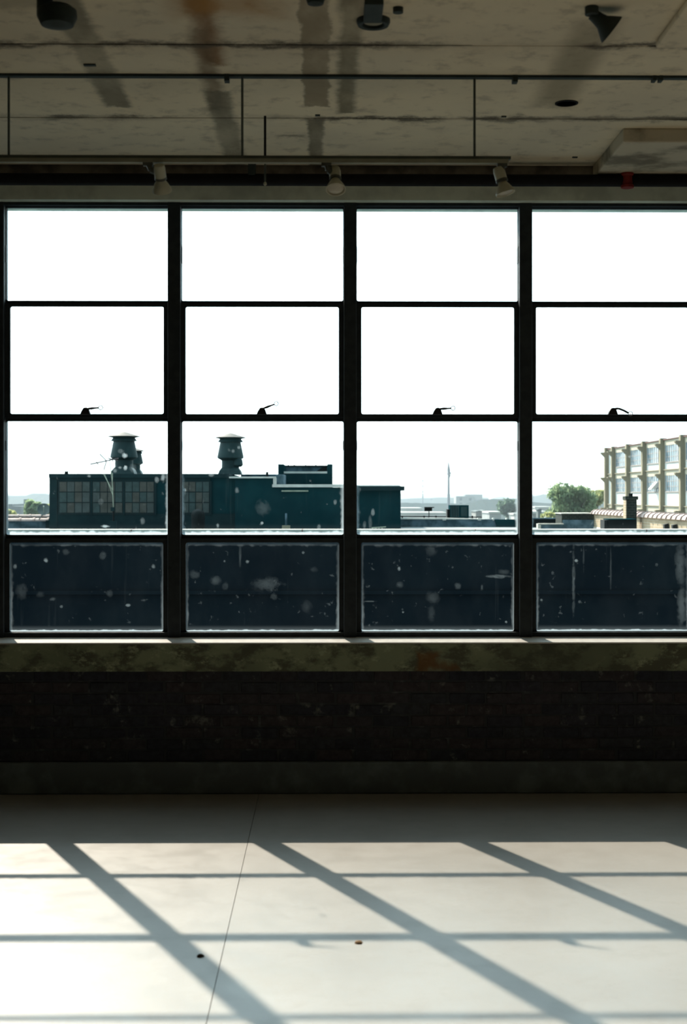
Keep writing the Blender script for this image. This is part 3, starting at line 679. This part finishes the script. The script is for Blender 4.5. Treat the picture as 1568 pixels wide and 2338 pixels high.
bx('tray_edge', M['white'], e, xk(648), xk(747), YK - .12, YK + .25, zk(1081), zk(1076.5))
MB().prism([(xk(722), zk(1075)), (xk(736), zk(1066)), (xk(746), zk(1064)), (xk(746), zk(1076))], YK + 1.2, YK + 1.5).build('torn_sheet', M['black'], e)
for v in (655, 669, 696, 720): bx('bolt', M['black'], e, xk(v) - .03, xk(v) + .03, YK + 2.8, YK + 3, zk(1060.5), zk(1058.8))

# ---- low parapets with clay copings on the left
tile_src = {}
def coping_run(parent, p0, p1, n, hw, h, mat_):
    # a row of half-round clay coping tiles, each with a raised collar
    p0, p1 = Vector(p0), Vector(p1); d = (p1 - p0) / n; ln = d.length; key = round(ln, 3)
    for k in range(n):
        if key not in tile_src:
            m = MB(); prof = lambda s_: [(math.cos(R(a)) * hw * s_, math.sin(R(a)) * h * s_) for a in range(0, 181, 30)]
            i = 0
            for xs_, s_ in ((0, 1.0), (ln * .84, 1.0), (ln * .84, 1.16), (ln * .985, 1.16)):
                m.v += [Vector((xs_, a, b)) for a, b in prof(s_)]
            for a in range(3):
                for b in range(6): m.f.append((a*7+b, a*7+b+1, (a+1)*7+b+1, (a+1)*7+b))
            m.f.append(tuple(range(7))); m.f.append(tuple(range(21, 28))[::-1])
            for a in range(3): m.f.append((a*7, (a+1)*7, (a+1)*7+6, a*7+6))
            ob = m.build('tile', mat_, parent, org=(0, 0, 0)); tile_src[key] = ob.data
        else:
            ob = bpy.data.objects.new('tile', tile_src[key]); put(ob, Vector((0, 0, 0)), parent)
        q = p0 + d * k; ob.location = q - ORG[parent]; ob.rotation_euler = (0, -math.asin(d.z / ln), math.atan2(d.y, d.x))
e = empty('coped_parapet', P(60, 1206, 83)); tag(e, 'low weathered parapet with clay coping tiles left of the dark house', 'parapet')
bx('wall', M['bluewall'], e, XX(-80, 83), XX(106, 83), 83, 83.3, ROOF, ZZ(1189, 83))
bx('end_post', M['pent2'], e, XX(105, 82.9), XX(118, 82.9), 82.8, 83.4, ROOF, ZZ(1188, 83))
coping_run(e, (XX(-80, 83), 83.15, ZZ(1189.5, 83)), (XX(112, 83), 83.15, ZZ(1189.5, 83)), 6, .28, .17, M['tile'])
e = empty('coped_parapet', P(60, 1190, 95)); tag(e, 'farther clay-coped parapet behind the satellite dish', 'parapet')
bx('wall', M['pent2'], e, XX(16, 95), XX(125, 95), 95, 95.3, ROOF, ZZ(1180, 95))
coping_run(e, (XX(16, 95), 95.15, ZZ(1180, 95)), (XX(125, 95), 95.15, ZZ(1180, 95)), 4, .22, .15, M['tile'])
# dish
YD = 82.4; c0 = P(100, 1163, YD)
e = empty('satellite_dish', P(95, 1192, YD)); tag(e, 'grey satellite dish on a bent tube beside the dark house', 'satellite dish')
ax = Vector((.15, -.86, .42)).normalized()
can(c0 + ax * .0, ax, [(.02, -.09), (.2, -.07), (.33, -.02), (.375, .02), (.365, .025), (.3, -.01), (.15, -.05), (.02, -.06)]).build('reflector', M['dish'], e, True)
MB().tube([c0 - ax * .06, P(98, 1172, YD + .2), P(92, 1182, YD + .3), P(88, 1187, 83.1)], .03, 8).build('tube', M['dish'], e, True)
MB().tube([c0 + Vector((0, 0, -.25)), c0 + ax * .35 + Vector((0, 0, -.12)), c0 + ax * .4], .012, 6).build('feed_arm', M['mast'], e)
MB().cyl(c0 + ax * .36, c0 + ax * .46, .035, n=10).build('feed_horn', M['white'], e, True)

# ---- low parapet and plant to the right of the house
YR = 86.0; xr = lambda v: XX(v, YR); zr_ = lambda v: ZZ(v, YR)
e = empty('weathered_parapet', (xr(1040), YR, ROOF)); tag(e, 'stained blue-grey parapet right of the dark house', 'parapet')
bx('wall', M['bluewall'], e, X_(914) + .03, xr(1138), YR, YR + .35, ROOF, zr_(1185))
MB().prism([(xr(1134), ROOF), (xr(1128), zr_(1186)), (xr(1180), zr_(1186)), (xr(1180), ROOF)], YR - .2, YR + .35).build('dark_end', M['pent'], e)
MB().prism([(X_(914) + .03, zr_(1186)), (X_(914) + .03, zr_(1183.5)), (xr(1000), zr_(1182.5)), (xr(1080), zr_(1184)), (xr(1134), zr_(1186))], YR - .06, YR + .5).build('flashing', M['white'], e)
for a, b in ((1010, 1018), (1090, 1098), (1124, 1128), (1155, 1159)): bx('flashing_patch', M['white'], e, xr(a), xr(b), YR - .08, YR + .3, zr_(1188), zr_(1183))
e = empty('roof_pipe_run', (xr(1000), 92, ROOF)); tag(e, 'dark pipe lying low along the roof right of the house', 'pipe')
MB().cyl((XX(912, 92), 92, ZZ(1179, 92)), (XX(1100, 92), 92, ZZ(1181, 92)), .035, n=8).build('pipe', M['black'], e, True)
for v in (918, 968, 995, 1040, 1078): bx('support', M['black'], e, XX(v - 1.5, 92), XX(v + 1.5, 92), 91.9, 92.1, ROOF, ZZ(1177.5, 92))
e = empty('roof_sign', P(978, 1182, 91)); tag(e, 'small dark board on a post above the parapet', 'board')
bx('board', M['black'], e, XX(968.5, 91), XX(986, 91), 90.9, 91.05, ZZ(1167, 91), ZZ(1159, 91))
bx('hood', M['black'], e, XX(968, 91), XX(990, 91), 90.6, 91.2, ZZ(1159.5, 91), ZZ(1157.5, 91))
MB().cyl((XX(979, 91), 91, ROOF), (XX(979, 91), 91, ZZ(1160, 91)), .03, n=8).build('post', M['black'], e, True)
e = empty('air_conditioner', P(1047, 1184, 90)); tag(e, 'ribbed dark air-conditioning unit behind the right parapet', 'air conditioner')
bx('casing', M['pent'], e, XX(1027, 90), XX(1070, 90), 90, 91.2, ROOF, ZZ(1153.5, 90))
bx('side_box', M['black'], e, XX(1021, 90), XX(1027, 90), 90.1, 91, ROOF, ZZ(1163, 90))
for v in range(1028, 1048, 4): bx('louvre', M['vent'], e, XX(v + .6, 90), XX(v + 3.2, 90), 89.94, 90.02, ZZ(1181, 90), ZZ(1155, 90))
bx('panel', M['vent'], e, XX(1052, 90), XX(1066, 90), 89.95, 90.02, ZZ(1179, 90), ZZ(1157, 90))
e = empty('guard_rail', P(842, 1207, 70)); tag(e, 'short pale guard rail low before the dark house', 'guard rail')
MB().cyl(P(848, 1205, 70), P(881, 1203, 70), .02, n=6).build('rail', M['mast'], e)
for v in (850, 858, 865, 872): MB().cyl(P(v, 1204.5, 70), P(v, 1220, 70), .015, n=6).build('baluster', M['mast'], e)

# ---- brick walls, chimney and hatch on the right
XB = 12.6
def yB(px): return XB / XX(px, 1.0)
e = empty('coped_brick_wall', (XB, 60, ROOF)); tag(e, 'sunlit cream brick wall with clay coping running away on the right', 'brick wall')
y0, y1 = yB(1356), 46.0
zt0 = lambda Y: .93
bx('wall', M['brick'], e, XB, XB + .35, y1, y0, ROOF, zt0(0) - .1)
bx('render_base', M['render'], e, XB - .03, XB + .02, y1, y0, ROOF, .22)
n_ = int((y0 - y1) / .73)
coping_run(e, (XB + .17, y1, .83), (XB + .17, y0, .83), n_, .30, .20, M['tile'])
yc = (XB - .62) / XX(1430, 1.0); XC = XB - .60
c = empty('chimney', (XC, yc, ROOF)); tag(c, 'square dark chimney with small pot rising beside the brick wall', 'chimney')
w_ = 23.5 * yc / F
bx('stack', M['brickshade'], c, XC - .02, XC - .02 + w_, yc, yc + .5, ROOF, ZZ(1137, yc))  # dark brick colour stands in for shade on the near face
bx('sunlit_face', M['brick'], c, XC - .05, XC - .02, yc, yc + .5, ROOF, ZZ(1137, yc))  # pale brick slab, sunlight on the left side painted by colour
bx('crown', M['brickshade'], c, XC - .07, XC + w_ + .03, yc - .04, yc + .55, ZZ(1141, yc), ZZ(1133, yc))
MB().cyl((XC + w_ * .48, yc + .25, ZZ(1133, yc)), (XC + w_ * .48, yc + .25, ZZ(1126.5, yc)), .085, n=12).build('pot', M['black'], c, True)
yb_ = y0 + .1
e = empty('brick_shed', (XX(1315, yb_), yb_, ROOF)); tag(e, 'shaded brick block with stepped wall left of the coped brick wall', 'brick shed')
bx('front', M['brickshade'], e, XX(1282, yb_), XX(1356, yb_), yb_, yb_ + 1.8, ROOF, ZZ(1173.5, yb_))  # shade of the near face is painted in by the darker brick
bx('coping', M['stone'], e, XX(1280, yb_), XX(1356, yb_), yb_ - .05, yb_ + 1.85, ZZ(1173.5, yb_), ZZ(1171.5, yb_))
bx('sunlit_side', M['brick'], e, XX(1275, yb_ + 1), XX(1282.5, yb_), yb_ + .0, yb_ + 1.8, ROOF, ZZ(1173.5, yb_))  # sunlight on this side put in as paler brick
bx('flaking_panel', M['bluewall'], e, XX(1284, yb_), XX(1355, yb_), yb_ - .04, yb_, ROOF, ZZ(1187, yb_))
bx('step_wall', M['bluewall'], e, XX(1232, yb_), XX(1283, yb_), yb_ - .3, yb_ + .05, ROOF, ZZ(1197, yb_))
bx('step_coping', M['stone'], e, XX(1229, yb_), XX(1284, yb_), yb_ - .36, yb_ + .1, ZZ(1197.5, yb_), ZZ(1195, yb_))
bx('step_end', M['stone'], e, XX(1225, yb_), XX(1232, yb_), yb_ - .36, yb_ + .1, ROOF, ZZ(1195.5, yb_))
e = empty('tarred_parapet', P(1240, 1205, 85)); tag(e, 'low black parapet with pale capping left of the brick shed', 'parapet')
bx('wall', M['black'], e, XX(1180, 85), XX(1276, 85), 85, 85.4, ROOF, ZZ(1185, 85))
bx('capping', M['bluewall'], e, XX(1180, 85), XX(1276, 85), 84.95, 85.45, ZZ(1185, 85), ZZ(1182.5, 85))
bx('marker', M['white'], e, XX(1244, 85), XX(1247, 85), 85, 85.2, ZZ(1183, 85), ZZ(1180, 85))
YH = 49.0
e = empty('roof_hatch', P(1416, 1207, YH)); tag(e, 'black boxy roof hatch before the chimney', 'roof hatch')
bx('box', M['black'], e, XX(1389, YH), XX(1451, YH), YH, YH + .9, ROOF, ZZ(1186.5, YH))
bx('side_box', M['black'], e, XX(1380, YH), XX(1389.5, YH), YH + .05, YH + .8, ROOF, ZZ(1187.5, YH))
bx('rim', M['pent'], e, XX(1388, YH), XX(1452, YH), YH - .03, YH + .95, ZZ(1186.5, YH), ZZ(1185, YH))
for v, lb in ((1526, 'left of the two small dark vents on the brick wall'), (1545, 'right of the two small dark vents on the brick wall')):
    yv = yB(v); e = empty('wall_vent', (XB - .1, yv, .1)); tag(e, lb, 'wall vent', 'vents on the coped brick wall')
    MB().prism([(XB - .03, .26), (XB - .16, .30), (XB - .18, .62), (XB - .03, .66)], yv - .12, yv + .12).build('hood', M['black'], e)
    for s_ in (-.08, .08): MB().cyl((XB - .1, yv + s_, ROOF), (XB - .1, yv + s_, .30), .02, n=6).build('leg', M['pillar'], e)

# ---- factory along the right
XF = 36.2; ys_ = [184.0, 179.6] + [170.9 - 8.75 * k for k in range(6)]
FB = -16.0; lv = [7.74, 4.51, .64, -3.3]
fa = empty('factory_building', (XF, 150, FB)); tag(fa, 'long white factory with flared concrete pillars and gridded windows', 'factory')
bx('core', M['facade'], fa, XF + .0, XF + 14, ys_[-1], ys_[0], FB, lv[0] - .1)
for k, z in enumerate(lv):
    bx('cornice', M['tilejoint'] if k == 0 else M['pillar'], fa, XF - .22, XF + (14 if k == 0 else .3), ys_[-1], ys_[0] + .5, z - .10, z)
    bx('beam', M['beam'], fa, XF - .05, XF + .3, ys_[-1], ys_[0] + .3, z - .68, z - .10)
for yy in ys_:
    cl = bx('column', M['pillar'], fa, XF - .50, XF + .2, yy - .35, yy + .35, FB, lv[0] + .12)
    for z in lv:
        MB().prism([(XF - .48, z - .48), (XF - 1.0, z - .48), (XF - 1.0, z - .58), (XF - .48, z - 1.10)], yy - .34, yy + .34).build('bracket', M['pillar'], cl)
bays = [(ys_[k + 1] + .8, ys_[k] - .8) for k in range(1, len(ys_) - 1)]
for a, b in bays:
    for zt_, zb_ in ((7.06, 5.29), (3.90, 2.15), (0.0, -1.8)):
        wv = bx('window', M['fglass'], fa, XF - .02, XF + .27, a, b, zb_, zt_)
        m = MB(); n = 8
        for k in range(n + 1):
            y_ = a + (b - a) * k / n; m.box(XF - .06, XF + .0, y_ - .05, y_ + .05, zb_, zt_)
        for fz in (.30, .62): m.box(XF - .05, XF + .0, a, b, zb_ + (zt_ - zb_) * fz - .03, zb_ + (zt_ - zb_) * fz + .03)
        m.build('glazing_bars', M['fframe'], wv)['kind'] = 'stuff'
        bx('window_sill', M['fframe'], wv, XF - .12, XF + .2, a, b, zb_ - .10, zb_)
a, b = bays[2]
MB().prism([(XF + .05, 2.55), (XF - .75, 2.35), (XF - .75, 2.41), (XF + .05, 3.3)], a + 2.2, a + 3.6).build('open_vent', M['facade'], fa)

# ---- trees
def tree(name, cr, rx, rz, zb, label, kind, n, leaf, seed, lobes=22):
    # crown of many leaf sprays round a set of lobes; cr is the crown centre, zb the ground
    rnd = random.Random(seed); e = empty(name, (cr.x, cr.y, zb)); tag(e, label, 'tree', 'trees beyond the roofs')
    m = MB(); m.cyl((cr.x, cr.y, zb), (cr.x, cr.y, cr.z), .45, .22, 8)
    for k in range(9):
        a = rnd.uniform(0, 6.28); b = rnd.uniform(-.3, .8)
        m.cyl((cr.x, cr.y, cr.z - rz * rnd.uniform(.3, 1)), (cr.x + math.cos(a) * rx * .75, cr.y + math.sin(a) * rx * .75, cr.z + b * rz), .14, .04, 5)
    m.build('trunk', M['bark'], e)
    m = MB(); lb_ = []
    for k in range(lobes):
        u = Vector((rnd.gauss(0, 1), rnd.gauss(0, 1), rnd.gauss(0, 1))).normalized() * rnd.uniform(.45, .80)
        lb_.append((cr + Vector((u.x * rx, u.y * rx, u.z * rz)), rnd.uniform(.20, .40)))
    lb_.append((cr, .6))
    for k in range(n):
        c_, s_ = rnd.choice(lb_); u = Vector((rnd.gauss(0, 1), rnd.gauss(0, 1), rnd.gauss(0, 1))).normalized() * rnd.uniform(.3, 1.35)
        p_ = c_ + Vector((u.x * rx * s_, u.y * rx * s_, u.z * rz * s_))
        a_ = Vector((rnd.gauss(0, 1), rnd.gauss(0, 1), rnd.gauss(0, 1))).normalized(); b_ = a_.orthogonal().normalized(); q_ = leaf * rnd.uniform(.5, 1.2)
        m.quad(p_ - a_ * q_, p_ + b_ * q_ * .6, p_ + a_ * q_, p_ - b_ * q_ * .6)
    o = m.build('foliage', M['leafs'][kind], e); o['kind'] = 'stuff'
    return e
def tree_px(px, ytop, Y, wpx, label, kind, seed, n=2600, leaf=.42, asp=.8):
    rz = wpx / 2 * asp; c_ = P(px, ytop + rz, Y)
    tree('broadleaf_tree', c_, wpx / 2 * Y / F, rz * Y / F, -16.0, label, kind, n, leaf, seed)
tree_px(1308, 1101, 215, 122, 'broad green tree left of the white factory', 0, 3, 9000, .34)
tree_px(1362, 1118, 235, 46, 'yellowish tree squeezed between green tree and factory', 1, 5, 1800, .36)
tree_px(1253, 1168, 200, 40, 'low bushy tree left of the broad green tree', 1, 15, 1200, .32)
tree_px(76, 1142, 250, 44, 'rounded tree left of the satellite dish', 0, 8, 3200, .42, 1.1)
tree_px(103, 1152, 270, 34, 'yellow-green tree directly behind the satellite dish', 1, 9, 1600, .40)
tree_px(23, 1164, 240, 26, 'small yellowish tree at the left edge below the far works', 1, 12, 1000, .36)
tree_px(1158, 1140, 420, 52, 'dark tree behind the parapet\'s right end, below the dome', 2, 21, 1800, .6)

# ---- land, hills and town in the haze
G = -16.0
tag(bx('ground', M['land'], None, -3000, 3000, 112, 9000, G - 1, G), 'green-grey low ground stretching to the hazy horizon', 'ground', kind='structure')
def ridge(name, Y, pts, label, depth=400):
    m = MB(); prof = []
    for (xa, ya), (xb, yb2) in zip(pts, pts[1:]):
        n = max(2, int((xb - xa) / 12))
        for k in range(n):
            u = k / n; px = xa + (xb - xa) * u; py = ya + (yb2 - ya) * u + mnoise.noise(Vector((px * .09, Y, 0))) * 1.2 + mnoise.noise(Vector((px * .33, Y, 3))) * .7
            q = P(px, py, Y); prof.append((q.x, q.z))
    prof.append((P(*pts[-1], Y).x, P(*pts[-1], Y).z))
    r0 = [Vector((x_, Y, z_)) for x_, z_ in prof]; f0 = [Vector((x_, Y - depth, G)) for x_, z_ in prof]; b0 = [Vector((x_, Y + depth, G)) for x_, z_ in prof]
    n = len(prof); m.v = f0 + r0 + b0
    for k in range(n - 1):
        m.f.append((k, k + 1, n + k + 1, n + k)); m.f.append((n + k, n + k + 1, 2*n + k + 1, 2*n + k))
    return tag(m.build(name, M['hill']), label, 'hill')
ridge('wooded_hill', 4200, [(-400, 1131), (0, 1128), (60, 1127), (110, 1126), (400, 1126), (900, 1127), (1100, 1128), (1240, 1130), (1400, 1131), (2000, 1128)], 'faint far ridge along the horizon')
ridge('wooded_hill', 1900, [(-300, 1134), (60, 1132), (75, 1126), (103, 1127), (130, 1136), (400, 1138), (915, 1139), (1010, 1136), (1120, 1137), (1200, 1139), (1212, 1134), (1240, 1128), (1262, 1130), (1400, 1134), (1900, 1134)], 'nearer wooded ridge in the haze behind the roofs', 250)
ridge('wooded_hill', 900, [(-200, 1150), (40, 1152), (110, 1150), (500, 1150), (915, 1148), (1060, 1150), (1100, 1140), (1180, 1139), (1215, 1146), (1260, 1150), (1800, 1146)], 'belt of pale trees in the middle distance', 120)
def block(name, px0, px1, ytop, Y, depth, mk, label, cat='building', roof=None, wins=0):
    e = empty(name, P((px0 + px1) / 2, HY, Y) * Vector((1, 1, 0)) + Vector((0, 0, G)) if False else Vector((XX((px0 + px1) / 2, Y), Y, G))); tag(e, label, cat, 'hazy buildings of the town')
    x0, x1, zt_ = XX(px0, Y), XX(px1, Y), ZZ(ytop, Y)
    bx('wall', M['bldg'][mk], e, x0, x1, Y, Y + depth, G, zt_)
    if roof == 'gable':
        h_ = (x1 - x0) * .16; MB().prism([(x0 - .3, zt_), (x1 + .3, zt_), ((x0 + x1) / 2, zt_ + h_)], Y - .3, Y + depth + .3).build('roof', M['bldg'][4], e)
    elif roof == 'flat': bx('roof', M['bldg'][1], e, x0 - .3, x1 + .3, Y - .3, Y + depth + .3, zt_, zt_ + .5)
    for r_ in range(wins):
        k = int((x1 - x0) / 5)
        for c_ in range(k):
            xw = x0 + (x1 - x0) * (c_ + .5) / k; bx('window', M['bldg'][4], e, xw - .9, xw + .9, Y - .1, Y, zt_ - 3.6 * r_ - 3.2, zt_ - 3.6 * r_ - 1.2)
    return e
block('tower_block', 1041, 1084, 1133, 1050, 18, 0, 'tall hazy block behind the air-conditioning unit', wins=6)
block('tower_block', 1062, 1101, 1129, 1350, 18, 2, 'greyer hazy block peeping behind the tall one')
block('warehouse', 915, 962, 1162, 700, 30, 1, 'low pale warehouse right of the dark house', roof='flat')
block('warehouse', 905, 1018, 1173, 520, 24, 1, 'long low white-roofed shed above the roof pipe', roof='flat')
block('shed', 1117, 1144, 1172, 430, 20, 0, 'small square shed with light flat roof above the parapet', roof='flat')
block('house', 1086, 1100, 1168, 400, 12, 3, 'small gabled house beside the air-conditioning unit', roof='gable')
block('house', 1101, 1112, 1166, 456, 12, 2, 'grey gabled house left of the square shed', roof='gable')
block('house', 1174, 1192, 1176, 405, 12, 1, 'pale house at the third window\'s right edge', roof='flat')
block('factory_shed', 19, 29, 1151, 560, 20, 4, 'grey far works under a thin smokestack on the left')
block('factory_shed', 28, 47, 1156, 540, 20, 4, 'lower grey far works beside the smokestack')
block('church_tower', 1228, 1236, 1163, 330, 3, 4, 'dark little tower left of the low bushy tree', 'tower', roof='gable')
block('warehouse', 1215, 1250, 1172, 360, 20, 3, 'grey wall below the little tower', roof='flat')
block('warehouse', 1222, 1262, 1160, 520, 20, 1, 'pale far warehouse behind the little tower', roof='flat')
q = P(26, 1140, 560); e = tag(MB().cyl((q.x, 586, G), (q.x, 586, ZZ(1140, 586)), 1.0, .7, 10).build('smokestack', M['bldg'][4]), 'thin far smokestack at the left edge', 'smokestack')
# dome
Yd = 1500; q = P(1137, 1131, Yd); r_ = 22 * Yd / F
e = empty('domed_hall', (q.x, Yd, G)); tag(e, 'white low-domed hall on the hazy skyline', 'hall')
MB().lathe([(r_, ZZ(1142, Yd)), (r_ * .96, ZZ(1138, Yd)), (r_ * .8, ZZ(1134, Yd)), (r_ * .5, ZZ(1131.2, Yd)), (r_ * .15, ZZ(1130.2, Yd)), (.2, ZZ(1130, Yd))], (q.x, Yd, 0), 28).build('dome', M['white'], e, True)
MB().cyl((q.x, Yd, G), (q.x, Yd, ZZ(1142, Yd)), r_, n=28).build('drum', M['bldg'][1], e)
# wind turbine and radio mast
Yt = 770; M['turb'] = mat('turbine_grey', (.24, .26, .29), scale=.1); pt = lambda a, b, d=0: P(a, b, Yt + d)
q = pt(1024, 1082); e = empty('wind_turbine', (q.x, Yt, G)); tag(e, 'slender wind turbine rising from the haze', 'wind turbine')
MB().cyl((q.x, Yt, G), (q.x, Yt, q.z), .95, .5, 14).build('tower', M['turb'], e, True)
MB().box(q.x - .7, q.x + .7, Yt - 2.6, Yt + 2.5, q.z - .6, q.z + .8).build('nacelle', M['turb'], e)
for a, b in ((1025, 1051), (1031, 1081), (1021.5, 1098)):
    tip = pt(a, b, -3.4); hub = Vector((q.x, Yt - 3.4, q.z)); d = (tip - hub); s_ = Vector((-d.z, 0, d.x)).normalized()
    m = MB(); m.v = [hub - s_ * .6, hub + s_ * .6, hub + d * .25 + s_ * 1.0, tip + s_ * .35, hub + d * .25 - s_ * .6]
    m.v += [v + Vector((0, .35, 0)) for v in m.v]
    m.f = [(0, 1, 2, 3, 4), (9, 8, 7, 6, 5)] + [(k, (k + 1) % 5, 5 + (k + 1) % 5, 5 + k) for k in range(5)]
    m.build('blade', M['turb'], e)
MB().lathe([(.55, -.9), (.5, .3), (.2, .9)], (q.x, Yt - 3.4, q.z), 12, 'y').build('hub', M['turb'], e, True)
q = P(965, 1091, 1300); e = empty('radio_mast', (q.x, 1300, G)); tag(e, 'thin radio mast left of the wind turbine', 'mast')
MB().cyl((q.x, 1300, G), (q.x, 1300, q.z), .55, .3, 6).build('pole', M['turb'], e)
for k in range(6): MB().box(q.x - .9, q.x + .9, 1299.9, 1300.1, q.z - 3 - 5 * k, q.z - 2.4 - 5 * k).build('crossbar', M['turb'], e)

# haze over the town: a real scattering volume beyond the near roofs
t = NT('town_haze'); vsn = t.node('VolumeScatter'); t.sets(vsn.inputs['Color'], (.80, .90, 1.0)); vsn.inputs['Density'].default_value = .00026; vsn.inputs['Anisotropy'].default_value = .1
t.link(vsn.outputs[0], t.out.inputs['Volume'])
hz = bx('haze', t.m, None, -2600, 2600, 120, 6000, G - .5, 75); tag(hz, 'pale haze lying over the distant town', 'haze', kind='stuff')
